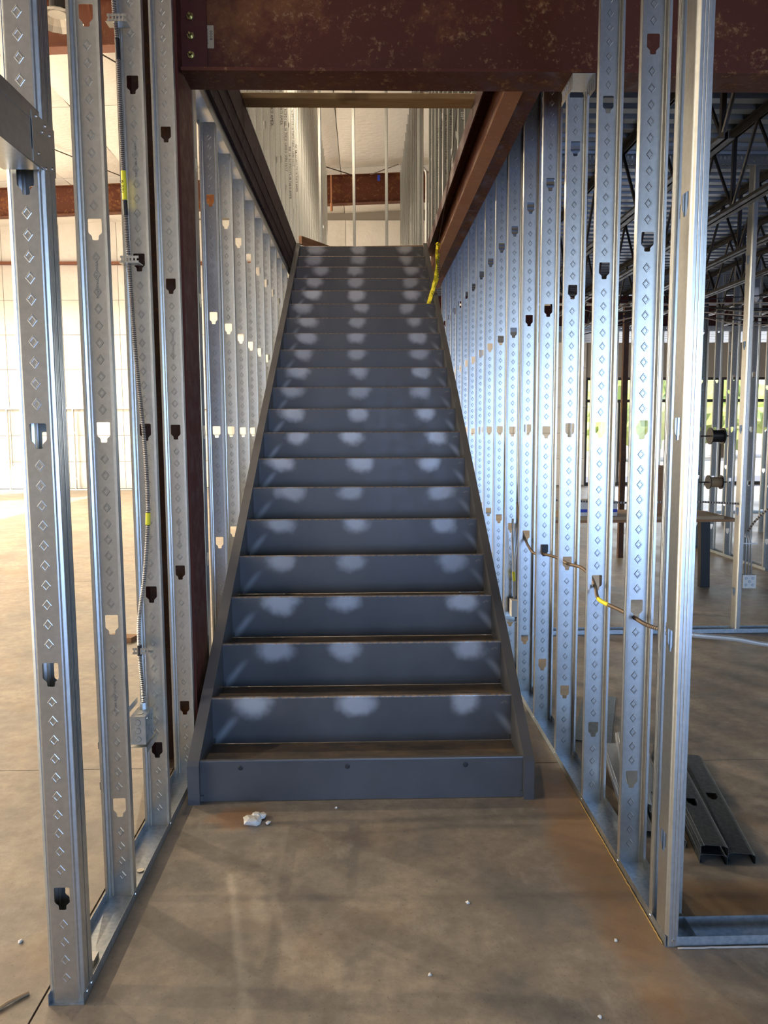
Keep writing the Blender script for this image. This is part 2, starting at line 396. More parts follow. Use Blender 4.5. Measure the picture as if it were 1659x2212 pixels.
# roof of insulation blankets between purlins, each pillowed
ceil = MB(); ceil.poly([(XL, YB, zroof(XL) + .35), (XR, YB, zroof(XR) + .35), (XR, YF, zroof(XR) + .35), (XL, YF, zroof(XL) + .35)])
ceil.poly([(XL, YB, zroof(XL) + .36), (XL, YF, zroof(XL) + .36), (XR, YF, zroof(XR) + .36), (XR, YB, zroof(XR) + .36)])
ceiling = tag(link('ceiling', ceil.mesh('ceiling', DECK)), kind='structure')
def blanket(x0, x1, y0, y1):
    b = MB(); nx, ny = 6, max(6, int((y1 - y0) / .45))
    for j in range(ny + 1):
        for i in range(nx + 1):
            u, v = i / nx, j / ny; x = x0 + (x1 - x0) * u; y = y0 + (y1 - y0) * v
            sag = .085 * math.sin(math.pi * u) ** .6 * (.75 + .5 * noise.noise(Vector((x * .7, y * .6, 3))))
            edge = min(v, 1 - v) * (y1 - y0)
            wr = .018 * math.sin(y * 11 + 2 * noise.noise(Vector((x, y, 0)))) * max(0, 1 - u * 1.6)
            b.v.append((x, y, zroof(x) - sag * min(1, edge / .25) + wr))
    for j in range(ny):
        for i in range(nx):
            a = j * (nx + 1) + i; b.f.append((a, a + nx + 1, a + nx + 2, a + 1)); b.m.append(0)
    return b.mesh('insulation_blanket', VINYL, True)
ybays = [YB, 3.3, 10.4, 17.5, YF]
x = XL
while x < XR - .1:
    for j in range(4):
        y0, y1 = ybays[j] + .0, ybays[j + 1]
        n = 2 if y1 - y0 > 5 else 1
        for k in range(n):
            link('insulation_blanket', blanket(x + .006, x + 1.494, y0 + (y1 - y0) * k / n + .005, y0 + (y1 - y0) * (k + 1) / n - .005), ceiling)
    x += 1.5

def ibeam(axis, a0, a1, c, z0, z1, bf, tf=.014, tw=.01, slope=0.0):
    b = MB(); h = bf / 2
    prof = [(c - h, z0), (c + h, z0), (c + h, z0 + tf), (c + tw / 2, z0 + tf), (c + tw / 2, z1 - tf), (c + h, z1 - tf), (c + h, z1), (c - h, z1), (c - h, z1 - tf), (c - tw / 2, z1 - tf), (c - tw / 2, z0 + tf), (c - h, z0 + tf)]
    if not slope: b.prism(prof, axis, a0, a1)
    else:
        n = len(b.v)
        for a in (a0, a1): b.v += [(a, u, v + slope * a) for u, v in prof]
        for i in range(12): b.f.append((n + i, n + (i + 1) % 12, n + 12 + (i + 1) % 12, n + 12 + i)); b.m.append(0)
        b.f.append(tuple(range(n, n + 12))[::-1]); b.f.append(tuple(range(n + 12, n + 24))); b.m += [0, 0]
    return b
for k, (yy, lab) in enumerate(((-3.8, 'red oxide roof rafter behind the camera'), (3.3, 'red oxide roof rafter above the stair column line'), (10.4, 'warm lit red oxide roof rafter next to the round high-bay lamp'), (17.5, 'red oxide roof rafter nearest the far white wall, rust-stained over the stairs'))):
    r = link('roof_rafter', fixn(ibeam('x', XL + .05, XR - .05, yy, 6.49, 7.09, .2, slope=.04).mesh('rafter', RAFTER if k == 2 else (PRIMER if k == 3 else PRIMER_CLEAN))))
    tag(r, lab, 'beam', 'roof rafters of the hall')
    if k == 2:
        for xx in (-3.35, -8.4):
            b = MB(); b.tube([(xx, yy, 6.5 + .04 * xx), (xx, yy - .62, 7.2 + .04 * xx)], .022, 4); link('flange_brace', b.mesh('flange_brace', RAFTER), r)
    if k == 3:
        b = MB(); b.box(-.72, -.69, yy - .13, yy - .11, 6.30, 7.05); link('stiffener_plate', b.mesh('plate', RUST_LIT), r)
        b = MB(); b.box(.30, .36, yy - .112, yy - .104, 6.94, 7.06); link('blue_mark', b.mesh('mark', BLUE), r)
        b = MB(); b.cyl((-.70, yy - .125, 6.46), (-.70, yy - .125, 6.30), .03, 8); link('hanger_bolt', b.mesh('hb', RUST_LIT), r)
# thin roof brace rods
for i, (p, q) in enumerate((((-.78, 16.86, 7.05), (-.2, 17.35, 7.03)), ((.73, 16.84, 7.1), (.15, 17.35, 7.05)), ((-4.3, 10.95, 7.0), (-2.9, 13.6, 6.98)), ((-6.6, 14.1, 6.9), (-5.0, 17.3, 6.92)))):
    b = MB(); b.cyl(p, q, .011, 6)
    tag(link('brace_rod', b.mesh('rod', WIRE)), 'thin rusty roof brace rod, ' + ('left one at the beam over the stairs', 'right one at the beam over the stairs', 'nearer one over the left hall', 'farther one over the left hall')[i], 'rod', 'roof brace rods')

# end wall with white insulated panels and storefront openings
def wallbox(name, boxes, m):
    b = MB()
    for q in boxes: b.box(*q)
    return tag(link(name, b.mesh(name, m)), kind='structure')
WX0, WX1, WZ = 6.0, 11.6, 2.95
wf = wallbox('wall_front', [(XL, WX0, YF, YF + .25, 0, 7.9), (WX1, XR, YF, YF + .25, 0, 7.9), (WX0, WX1, YF, YF + .25, WZ, 7.9)], PAINTW)
# insulation panels over the end wall
def pillow(x0, x1, z0, z1, y, sag=.05):
    b = MB(); nx, nz = 5, 5
    for j in range(nz + 1):
        for i in range(nx + 1):
            u, v = i / nx, j / nz
            s = (math.sin(math.pi * u) * math.sin(math.pi * v)) ** .5 if 0 < i < nx and 0 < j < nz else 0
            b.v.append((x0 + (x1 - x0) * u, y - sag * s * (.8 + .6 * noise.noise(Vector((x0 + u, z0 + v, y)))), z0 + (z1 - z0) * v))
    for j in range(nz):
        for i in range(nx):
            a = j * (nx + 1) + i; b.f.append((a, a + 1, a + nx + 2, a + nx + 1)); b.m.append(0)
    return b.mesh('wall_insulation', VINYL, True)
zs = [(0.04, .75), (.76, 1.45), (1.46, 2.15), (2.22, 3.2), (3.21, 4.1), (4.11, 5.0), (5.01, 5.9), (5.98, 7.05)]
x = XL + .02
while x < 5.9:
    for z0, z1 in zs: link('wall_insulation', pillow(x + .005, min(x + 1.5, 5.98) - .005, z0, z1, YF - .03), wf)
    x += 1.5
b = MB(); b.box(XL, 5.95, YF - .16, YF - .02, 5.91, 5.97); link('wall_girt', b.mesh('girt', RAFTER), wf)
b = MB(); b.box(XL, 5.95, YF - .14, YF - .03, 2.155, 2.215); link('wall_girt', b.mesh('girt', FIREP), wf)
# left wall with a sunlit doorway, daylight doors and an added rear opening
wlft = wallbox('wall_left', [(XL - .25, XL, YB, -5.8, 0, 7.2), (XL - .25, XL, .6, 8.0, 0, 7.2), (XL - .25, XL, -5.8, .6, 4.5, 7.2), (XL - .25, XL, 15.0, 17.3, 0, 7.2), (XL - .25, XL, 19.3, YF, 0, 7.2), (XL - .25, XL, 17.3, 19.3, 3.0, 7.2), (XL - .25, XL, 8.0, 15.0, 4.5, 7.2)], VINYL)
wrt = wallbox('wall_right', [(XR, XR + .25, YB, 0, 0, 7.9), (XR, XR + .25, 12, YF, 0, 7.9), (XR, XR + .25, 0, 12, 3.0, 7.9), (XR, XR + .25, 0, 12, 0, .8)], PAINTW)  # right wall openings are added for light
wb = wallbox('wall_back', [(XL, -.6, YB - .25, YB, 0, 7.8), (7.8, XR, YB - .25, YB, 0, 7.9), (-.6, 7.8, YB - .25, YB, 3.4, 7.9)], PAINTW)
# storefront windows in the far wall
for i in range(3):
    a0 = WX0 + i * (WX1 - WX0) / 3; a1 = WX0 + (i + 1) * (WX1 - WX0) / 3
    f = MB()
    for q in ((a0, a0 + .06, 0, WZ), (a1 - .06, a1, 0, WZ), (a0 + .06, a1 - .06, 0, .1), (a0 + .06, a1 - .06, WZ - .07, WZ), (a0 + .06, a1 - .06, 2.28, 2.36), ((a0 + a1) / 2 - .03, (a0 + a1) / 2 + .03, .1, 2.28)):
        f.box(q[0], q[1], YF + .06, YF + .16, q[2], q[3])
    w = tag(link('window_%d' % (i + 1), f.mesh('window_frame', ALU)), kind='structure')
    for q in ((a0 + .06, (a0 + a1) / 2 - .03, .1, 2.28), ((a0 + a1) / 2 + .03, a1 - .06, .1, 2.28), (a0 + .06, a1 - .06, 2.36, WZ - .07)):
        g = MB(); g.box(q[0], q[1], YF + .105, YF + .111, q[2], q[3]); link('pane', g.mesh('pane', GLASS), w)
# outside ground and trees
g = MB(); g.box(-90, 90, -80, 120, -.6, -.17)
tag(link('ground', g.mesh('ground', GROUND)), kind='structure')
def crown(r, seed):
    import bmesh
    bm = bmesh.new(); bmesh.ops.create_icosphere(bm, subdivisions=4, radius=r)
    for v in bm.verts:
        n = noise.fractal(v.co.normalized() * 2.3 + Vector((seed, 0, 0)), .9, 2.1, 5)
        v.co *= 1 + .42 * n; v.co.z *= .85
    me = bpy.data.meshes.new('crown'); bm.to_mesh(me); bm.free(); me.materials.append(LEAF); return me
for i, (tx, ty) in enumerate(((6, 46), (14, 42), (22, 47), (30.5, 42), (39, 47))):
    b = MB(); b.tube([(0, 0, 0), (.05, 0, 1.2), (0, .1, 3)], [.28, .2, .14], 10)
    t = link('tree', None, None, (tx, ty, -.17)); tag(t, 'leafy green tree outside the far windows, %s from the left' % ORD(i), 'tree', 'trees outside the far windows')
    link('trunk', b.mesh('trunk', BARK), t); link('crown', crown(2.7, i * 3.7), t, (0, 0, 3.0))

# ---------------------------------------------------------------- staircase
Y0, Z1, RUN, RISE, SXL, SXR, NR = 3.0656, .1791, .2796, .1678, -.6915, .6465, 21
st = tag(link('staircase', None, None, (0, Y0, 0)), 'long straight grey-primed steel pan staircase rising between the stud walls', 'staircase')
def riser_mesh(h, m=None):
    b = MB(); x0, x1 = SXL, SXR; t = .004
    b.box(x0, x1, 0, t, -h, -.003)
    b.prism([(-.0012, -.006), (.0, -.001), (.003, 0), (.016, 0), (.016, -.003), (.004, -.004), (.004, -.006)], 'x', x0, x1)
    return fixn(b.mesh('riser', m or STAIRP))
r_first = riser_mesh(Z1 - .004, FIRSTP); r_rest = riser_mesh(RISE + .043)
b = MB(); b.box(SXL, SXR, .0045, RUN - .0005, -.003, 0); tread_me = b.mesh('tread', TREADP)
for k in range(NR):
    z = Z1 + k * RISE; y = k * RUN
    if k == 0:
        r0 = link('riser', r_first, st, (0, y, z))
        r0['label'] = 'lowest riser with three dark plug spots'
        for hx in (-.525, -.085, .405):
            h = MB(); h.tube([(hx, -.0004, -.032), (hx, -.0022, -.032)], [.011, .007], 12); link('plug_weld', h.mesh('plug', HOLE), r0)
    else: link('riser', r_rest, st, (0, y, z))
    if k < NR - 1: link('tread', tread_me, st, (0, y, z - .045))
    # weld beads at the riser ends
def stringer(x0, x1):
    b = MB(); sl_ = RISE / RUN; f = -.022; top = .012
    ye = (NR - 1) * RUN + .02
    prof = [(f, 0), (f, .165), (f + .012, .182), (ye, Z1 + sl_ * ye + top + .012), (ye, Z1 + sl_ * ye - .33), (.30, -.0 + .001), (.30, 0)]
    b.prism(prof, 'x', x0, x1)
    return fixn(b.mesh('stringer', STRINGP))
link('stringer', stringer(SXL - .048, SXL), st); link('stringer', stringer(SXR, SXR + .042), st)
for sx in (SXL, SXR):
    for k in range(6):
        b = MB(); s_ = 1 if sx < 0 else -1
        b.box(min(sx, sx + s_ * .012), max(sx, sx + s_ * .012), -.006, 0, -.010, .012)
        link('weld_tab', b.mesh('weld', STRINGP), st, (0, k * RUN - .001, .02 if k == 0 else Z1 + (k - 1) * RISE - .03))

# ---------------------------------------------------------------- steel frame of the second floor
hb = link('header_beam', fixn(ibeam('x', -.752, 12.6, 3.4725, 3.015, 3.62, .185, .013, .012).mesh('beam', PRIMER)))
tag(hb, 'deep rust-stained brown steel header beam crossing above the stair foot', 'beam')
b = MB(); b.box(-.762, -.655, 3.454, 3.4665, 3.04, 3.60); link('connection_plate', b.mesh('plate', PRIMER_CLEAN), hb)
for z in (3.105, 3.182, 3.259, 3.336, 3.413, 3.49):
    b = MB(); b.tube([(-.722, 3.454, z), (-.722, 3.444, z)], .0155, 6); b.tube([(-.722, 3.444, z), (-.722, 3.430, z), (-.722, 3.424, z)], [.009, .009, .005], 10)
    link('bolt', b.mesh('bolt', BRASS), hb)
stk = MB(); stk.box(-.682, -.628, 3.4640, 3.4662, 3.14, 3.232)
sk = tag(link('paper_tag', stk.mesh('tag', STICKER), None), 'yellowed paper barcode label stuck on the brown header beam', 'label')
def text_mesh(s, size, name='text', ext=.0004):
    cu = bpy.data.curves.new(name, 'FONT'); cu.body = s; cu.size = size; cu.extrude = ext; cu.resolution_u = 1
    o = bpy.data.objects.new(name, cu); C.objects.link(o); dg = bpy.context.evaluated_depsgraph_get(); dg.update()
    me = bpy.data.meshes.new_from_object(o.evaluated_get(dg)); bpy.data.objects.remove(o); bpy.data.curves.remove(cu)
    me.materials.clear(); me.materials.append(INK); return me
TM = text_mesh('0008', .02); TM.materials.clear(); TM.materials.append(STICKINK)
link('printed_text', TM, sk, (-.646, 3.4635, 3.212), (R(90), R(90), 0))
bc = MB()
for i in range(14): bc.box(-.668, -.652, 3.4632, 3.4641, 3.158 + i * .0045, 3.158 + i * .0045 + (.0012 if i % 3 else .0028))
link('barcode', bc.mesh('barcode', STICKINK), sk)

col = link('steel_column', None, None, (-.92, 3.5, 0)); tag(col, 'brown wide-flange steel column behind the left stud wall at the header beam', 'column')
b = MB(); b.box(.140, .156, -.125, .136, 0, 6.55); link('flange', b.mesh('f', PRIMER_CLEAN), col)
b = MB(); b.box(-.085, -.070, -.125, .136, 0, 6.55); link('flange', b.mesh('f', PRIMER_CLEAN), col)
b = MB(); b.box(-.070, .140, -.005, .007, 0, 6.55); link('web', b.mesh('w', RUSTD), col)
# left channel, toes outward, with its pour stop
ZB, ZT = 3.18, 3.56
b = MB(); X = -.745
b.prism([(X, ZB), (X, ZT), (X - .115, ZT), (X - .115, ZT - .012), (X - .009, ZT - .012), (X - .009, ZB + .012), (X - .115, ZB + .012), (X - .115, ZB)], 'y', 3.60, 9.2)
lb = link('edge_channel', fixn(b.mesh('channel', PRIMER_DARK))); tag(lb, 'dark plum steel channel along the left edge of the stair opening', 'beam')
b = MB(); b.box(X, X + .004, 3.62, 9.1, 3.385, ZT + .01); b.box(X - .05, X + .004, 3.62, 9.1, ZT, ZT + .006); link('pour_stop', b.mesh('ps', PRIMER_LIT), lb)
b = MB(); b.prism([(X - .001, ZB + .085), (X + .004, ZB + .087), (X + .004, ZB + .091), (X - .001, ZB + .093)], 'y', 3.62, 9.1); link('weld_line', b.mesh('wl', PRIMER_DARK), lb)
# right W beam
rb = link('edge_beam', fixn(ibeam('y', 3.60, 9.2, .782, ZB, ZT, .18, .013, .01).mesh('beam', PRIMER))); tag(rb, 'brown wide-flange steel beam along the right edge of the stair opening', 'beam')
b = MB(); b.box(.693, .784, 3.60, 9.0, ZB - .004, ZB); o = link('lit_strip', b.mesh('bp', RUST_LIT), rb); o['label'] = 'orange rust strip with light painted in, under the beam'  # strip added for the lit inner half of the flange
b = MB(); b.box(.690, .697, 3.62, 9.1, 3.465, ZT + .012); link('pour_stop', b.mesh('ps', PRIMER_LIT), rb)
b = MB()
for i in range(26):
    y = 3.8 + i * .2; b.box(.7755, .778, y, y + .03, 3.30 + (i % 2) * .06, 3.303 + (i % 2) * .06)
link('scratch_mark', b.mesh('sm', LUMBER), rb)
lbm = link('landing_beam', fixn(ibeam('x', -.74, .68, 8.78, 3.2, 3.5, .12, .012, .01).mesh('beam', PRIMER_DARK))); tag(lbm, 'dark steel beam carrying the head of the stairs', 'beam')

# second floor: fluted deck panels over joists, plus an added deck above the camera
dk = MB(); dk.box(.862, 12.6, 3.575, 17, 3.515, 3.555); dk.box(-.74, .68, 8.86, 17, 3.515, 3.555); dk.box(-.90, 12.6, YB, 3.36, 3.515, 3.555)  # last box is the added slab above the camera
sf = tag(link('trim_1', dk.mesh('second_floor_slab', PAINTW)), kind='structure'); sf['label'] = 'second floor slab edge'
def deckpanel(y0, n, x0, x1, m=None):
    b = MB(); prof = []
    for i in range(n):
        y = y0 + i * .1524; prof += [(y, 3.512), (y + .045, 3.512), (y + .062, 3.462), (y + .134, 3.462), (y + .1515, 3.512)]
    b.prism(prof, 'x', x0, x1, close=False)
    return b.mesh('deck_panel', m or DECK)
y = 3.58
while y < 16.9:
    link('deck_panel', deckpanel(y, 6, .865, 12.6), sf)
    y += .9144
y = YB + .02
while y < 2.6:
    link('deck_panel', deckpanel(y, 6, -.895, 12.6, DECK2), sf)  # unseen deck over the camera, added to darken the corridor
    y += .9144
for i in range(9):
    jx = 1.80 + .635 * i
    j = link('bar_joist', None, None, (jx, 3.6, 2.96)); tag(j, 'black open-web steel bar joist under the deck, %s from the right stair wall' % ORD(i), 'joist', 'bar joists under the second floor')
    b = MB()
    for s_ in (-1, 1):
        b.prism([(s_ * .008, .50), (s_ * .045, .50), (s_ * .045, .495), (s_ * .013, .495), (s_ * .013, .46), (s_ * .008, .46)], 'y', 0, 7.6)
    link('top_chord', fixn(b.mesh('tc', BLACKSTEEL)), j)
    b = MB()
    for s_ in (-1, 1):
        b.prism([(s_ * .008, 0), (s_ * .042, 0), (s_ * .042, .005), (s_ * .013, .005), (s_ * .013, .038), (s_ * .008, .038)], 'y', .35, 7.3)
    link('bottom_chord', fixn(b.mesh('bc', BLACKSTEEL)), j)
    for k in range(12):
        ya = .1 + k * .61
        b = MB(); b.cyl((0, ya, .47), (0, ya + .30, .02), .011, 6); link('web_rod', b.mesh('wr', BLACKSTEEL), j)
        b = MB(); b.cyl((0, ya + .30, .02), (0, ya + .61, .47), .011, 6); link('web_rod', b.mesh('wr', BLACKSTEEL), j)
        if k % 2 == 0:
            b = MB(); b.box(-.012, .012, ya + .288, ya + .312, .02, .47); link('web_post', b.mesh('wp', BLACKSTEEL), j)
fb = link('floor_beam', fixn(ibeam('x', .9, 12.6, 11.35, 3.02, 3.44, .17, .013, .01).mesh('beam', PRIMER_CLEAN))); tag(fb, 'brown steel floor beam at the far end of the bar joists', 'beam')
for k, (cx, cy, lab) in enumerate(((3.05, 9.1, 'slim brown post behind the workbench'), (6.6, 11.35, 'brown square post under the floor beam, nearer the window'), (10.5, 11.35, 'brown square post under the floor beam, nearer the right wall'))):
    b = MB(); b.box(cx - .03, cx + .03, cy - .03, cy + .03, 0, 3.02 if k else 2.958); tag(link('steel_post', b.mesh('post', RUSTD)), lab, 'post')

# ---------------------------------------------------------------- left stair wall
XLW, XRW = -.812, .924
GL = 'studs of the left stair wall'; GR = 'studs of the right stair wall'
TALL = 3.45
stud(XLW, 1.944, .0015, TALL, 'galvanized steel stud facing the camera as the near jamb of the left wall', GL, rot=math.pi, hoff=-.009, back=True)
stud(XLW, 2.016, .0015, TALL, 'galvanized stud boxed back to back behind the near left door jamb', GL, hoff=-.03)
words = {0: 'second galvanized stud of the left wall, just behind the jamb', 1: 'galvanized stud of the left wall carrying the armored cable and junction box', 2: 'galvanized stud of the left wall right in front of the brown column'}
Lst = []
for k in range(14):
    y = 2.425 + .457 * k
    if k == 3: continue
    H = TALL if k < 3 else 3.14
    lab = words.get(k) or 'galvanized stud in the left stair wall, %s beyond the brown column' % ORD(k - 3)
    Lst.append(stud(XLW, y, .0015, H, lab, GL, hoff=(0 if k < 3 else .002 * (k % 3) - .002)))
stud(-.766, 3.697, .0015, 3.14, 'narrow edge-on galvanized stud standing against the brown column', GL, rot=R(-90))
track('floor_track', 'blue-grey floor track under the near left stair wall', 'y', 1.935, 3.365, XLW, .0002, 'floor tracks of the stair walls')
track('floor_track', 'floor track of the left stair wall beyond the column', 'y', 3.645, 8.6, XLW, .0002, 'floor tracks of the stair walls')
track('top_track', 'top track of the left wall under the plum channel', 'y', 3.645, 9.1, XLW, 3.178, 'top tracks of the stair walls', down=True, leg=.063, m=GALV)
# boxed door header that runs from the jamb toward the camera
dh = link('door_header', None, None, (XLW, 1.93, 2.15)); tag(dh, 'boxed galvanized door header running from the left jamb toward the camera', 'header')
b = MB(); b.box(-.044, .044, -2.6, -.003, .0, .128); link('box_section', b.mesh('bs', GALV), dh)
for z0, z1, zz in ((-.0012, .030, -.0014), (.098, .1295, .1282)):
    b = MB(); b.box(.0442, .0456, -2.6, .0, z0, z1); b.box(-.0456, -.0442, -2.6, .0, z0, z1); b.box(-.0456, .0456, -2.6, .0, zz, zz + .0013); link('header_track', b.mesh('ht', GALV), dh)
b = MB(); b.box(.0457, .0467, -.045, .085, .004, .118); link('clip_plate', b.mesh('cp', GALV), dh)
for (yy, zz) in ((-.02, .112), (.012, .088), (.055, .095), (.062, .02), (.025, .008), (-.015, .03), (.03, .108)):
    link('screw', SCR, dh, (.0467, yy, zz))

# ---------------------------------------------------------------- right stair wall
stud(XRW - .046 + .001, 2.162, .003, TALL, 'tall galvanized end stud at the near right corner, turned sideways', GR, rot=R(90), hoff=0)
stud(XRW, 2.262, .0015, TALL, 'galvanized stud tucked right behind the near right corner stud', GR)
for k in range(15):
    y = 2.57 + .4565 * k
    H = TALL if k < 2 else (2.955 if k == 2 else 3.44)
    lab = {0: 'third galvanized stud of the right wall, tall past the header beam', 1: 'fourth galvanized stud of the right wall, tall past the header beam', 2: 'galvanized stud of the right wall capped by the slotted track under the header'}.get(k) or 'galvanized stud in the right stair wall, %s beyond the header beam' % ORD(k - 3)
    stud(XRW, y, .0015, H, lab, GR, hoff=(0, 0, .0, -.01, .004, -.006)[k % 6] if k > 2 else 0)
track('floor_track', 'floor track of the right stair wall', 'y', 2.1175, 9.2, XRW, .0002, 'floor tracks of the stair walls')
track('floor_track', 'floor track running right from the near right corner stud', 'x', .908, 6.0, 2.162, .0017, 'floor tracks of the stair walls')
track('slotted_track', 'short slotted deflection track hanging under the header beam', 'y', 3.385, 3.565, XRW + .004, 3.0145, down=True, leg=.063, w=.097, slots=True, m=GALV)
track('top_track', 'top track of the right stair wall under the deck', 'y', 3.60, 9.2, XRW, 3.46, 'top tracks of the stair walls', down=True, leg=.05)

# ---------------------------------------------------------------- walls farther right
track('floor_track', 'floor track of the partition across the right room', 'x', 1.05, 6.5, 5.665, .0002, 'floor tracks of the right room')
track('slotted_track', 'long slotted deflection track over the right partition', 'x', 1.0, 9, 5.665, 3.46, 'slotted tracks of the right room', down=True, leg=.07, slots=True, m=GALV)
track('slotted_track', 'slotted deflection track under the far brown floor beam', 'x', 1.2, 9, 11.25, 3.015, 'slotted tracks of the right room', down=True, leg=.07, slots=True, m=GALV)
GP = 'studs of the right partitions'
stud(2.775, 5.665, .0015, 3.42, 'sideways stud in the right room with the white box at its foot', GP, rot=R(90))
stud(4.1, 5.665, .0015, 3.42, 'stud of the right partition just outside the picture edge', GP, rot=R(90))
for i, y in enumerate((8.23, 8.68, 9.15, 9.59, 10.03, 10.5)):
    stud(4.37, y, .0015, 3.42 if i != 4 else 3.0, 'stud of the deep right partition beside the cable reels, %s from the camera' % ORD(i), GP)
track('floor_track', 'floor track under the deep right partition', 'y', 8.15, 10.9, 4.37, .0002, 'floor tracks of the right room')
stud(4.26, 9.79, .0015, 3.2, 'wide dark grey stud with round holes at the deep partition end', GP, dia=False, matl=GALVD)
for i in range(7):
    stud(5.9, 8.9 + i * .6, .0015, 3.3, 'stud of the second deep partition behind the cable reels, %s from the camera' % ORD(i), GP, screws=False)
for i in range(11):
    stud(2.1 + i * .82, 14.0, .0015, 3.40, 'distant stud in the row before the bright windows, %s from the left' % ORD(i), GP, rot=R(-90), screws=False, dia=False)
track('floor_track', 'distant floor track before the bright windows', 'x', 1.6, 11, 14.0, .0002, 'floor tracks of the right room')

# ---------------------------------------------------------------- second floor walls
G2L, G2R = 'studs of the upper left wall', 'studs of the upper right wall'
ZS = 3.57; H2 = 3.30
P1 = text_mesh('362PDS125-18 70KSI G40EQ SFIN 10/17', .036); P2 = text_mesh('JNL 14  362PDS125-18 70KSI AMER', .036); P3 = text_mesh('362PDS125-18 70KSI G40EQ', .010); P3.materials.clear(); P3.materials.append(mat('faint_grey_print', (.17, .17, .16), .6))
i = 0; y = 4.1
while y < 16.9:
    o = stud(-.795, y, ZS, H2, 'galvanized stud of the upper left wall, %s from the stair opening front' % ORD(i), G2L, hoff=.24 if i % 2 else .10, screws=False, dia=False)
    if i < 14: link('printed_text', P1 if i % 2 == 0 else P2, o, (.006, -.0012, 1.9 - .19 * (i % 4) - .035 * i), (R(90), R(90), 0))
    y += .40; i += 1
track('floor_track', 'floor track of the upper left wall', 'y', 3.7, 16.9, -.795, ZS - .002, 'floor tracks of the upper walls')
i = 0; y = 4.3
while y < 9.2:
    o = stud(.785, y, ZS + .002, H2, 'galvanized stud of the upper right wall, %s from the stair opening front' % ORD(i), G2R, hoff=.1, screws=False, dia=False)
    link('printed_text', P2 if i % 2 == 0 else P1, o, (-.02, -.0012, 1.6 - .24 * (i % 3) - .03 * i), (R(90), R(90), 0))
    y += .40; i += 1
track('floor_track', 'floor track of the upper right wall', 'y', 3.7, 9.3, .785, ZS, 'floor tracks of the upper walls')
i = 0; y = 11.3
while y < 16.9:
    stud(.80, y, ZS, H2, 'galvanized stud beyond the upper doorway, %s in its row' % ORD(i), G2R, screws=False, dia=False)
    y += .40; i += 1
track('floor_track', 'floor track beyond the upper doorway', 'y', 11.2, 16.9, .80, ZS - .002, 'floor tracks of the upper walls')
for i, (xx, lab) in enumerate(((-.49, 'left'), (-.083, 'centre left'), (.311, 'centre right'), (.70, 'right'))):
    stud(xx - .016, 9.7, ZS, 3.3, 'slender free-standing stud across the upper corridor, %s one' % lab, 'studs across the upper corridor', rot=R(-90), screws=False, dia=False)
for i in range(5):
    stud(1.35 + i * .41, 11.9, ZS, 3.0, 'stud seen through the upper doorway, %s from the left' % ORD(i), 'studs behind the upper doorway', rot=R(-90), screws=False, dia=False)
track('slotted_track', 'slotted track seen through the upper doorway', 'x', .9, 3.2, 11.9, 6.62, down=True, leg=.12, slots=True, m=GALV)
b = MB(); b.tube([(.98, 12.4, 3.57), (.98, 12.4, 5.45), (.97, 12.4, 5.53), (.94, 12.4, 5.57), (.90, 12.4, 5.55)], .022, 8)
tag(link('conduit_pipe', b.mesh('pipe', FIREP, True)), 'white hooked conduit pipe behind the upper doorway', 'pipe')

# lumber pieces
def lump(name, label, L, w, h, loc, rot, m):
    b = MB(); c = .003
    prof = [(-w / 2 + c, 0), (w / 2 - c, 0), (w / 2, c), (w / 2, h - c), (w / 2 - c, h), (-w / 2 + c, h), (-w / 2, h - c), (-w / 2, c)]
    b.prism(prof, 'x', 0, L); o = link(name, b.mesh(name, m), None, loc, rot); return tag(o, label, 'lumber', 'loose lumber')
lump('lumber_plank', 'pale flat lumber plank laid across the front of the stair opening', 1.50, .135, .038, (-.765, 5.07, 3.567), (0, 0, 0), LUMBER)
lump('lumber_board', 'brown two-by-four lying aslant at the left stair head', 1.35, .04, .09, (-.72, 9.02, 3.64), (0, R(-1.5), R(62)), LUMBERD)
lump('lumber_board', 'flat brown board at the right stair head', .62, .09, .04, (.10, 9.15, 3.60), (0, 0, R(-4)), LUMBERD)

# ---------------------------------------------------------------- armored cable and box on the left wall
def smooth_path(pts, step):
    pts = [Vector(p) for p in pts]; P = [pts[0] * 2 - pts[1]] + pts + [pts[-1] * 2 - pts[-2]]; out = []
    for i in range(1, len(P) - 2):
        n = max(2, int((P[i + 1] - P[i]).length / step))
        for k in range(n):
            t = k / n; a, b_, c, d = P[i - 1], P[i], P[i + 1], P[i + 2]
            out.append(.5 * ((2 * b_) + (-a + c) * t + (2 * a - 5 * b_ + 4 * c - d) * t * t + (-a + 3 * b_ - 3 * c + d) * t ** 3))
    out.append(pts[-1]); return out
def armor(name, label, pts, r, m, step=.0032, dk=None):
    P = smooth_path(pts, step); b = MB(); b.tube(P, [r * (1.12 if (k % 2) else .78) for k in range(len(P))], 8)
    for k in range(len(P) - 1):
        if k % 2: b.m[k * 8:k * 8 + 8] = [1] * 8
    o = link(name, b.mesh(name, [m, dk or MCDK])); return tag(o, label, 'cable')
LC = [(-.852, 2.82, 4.2), (-.851, 2.82, 3.3), (-.849, 2.82, 2.999), (-.841, 2.82, 2.849), (-.840, 2.82, 2.62), (-.836, 2.82, 2.325), (-.831, 2.82, 2.135), (-.815, 2.81, 1.78), (-.794, 2.80, 1.498), (-.790, 2.80, 1.245),
      (-.809, 2.80, 1.021), (-.836, 2.80, .847), (-.843, 2.81, .724), (-.838, 2.80, .653), (-.828, 2.785, .56), (-.828, 2.785, .512)]
mc = armor('armored_cable', 'silver armored cable running down the left stud into the junction box', LC, .0072, MC)
PL = smooth_path(LC, .0032)
def seg(z0, z1): return [p for p in PL if z0 <= p.z <= z1]
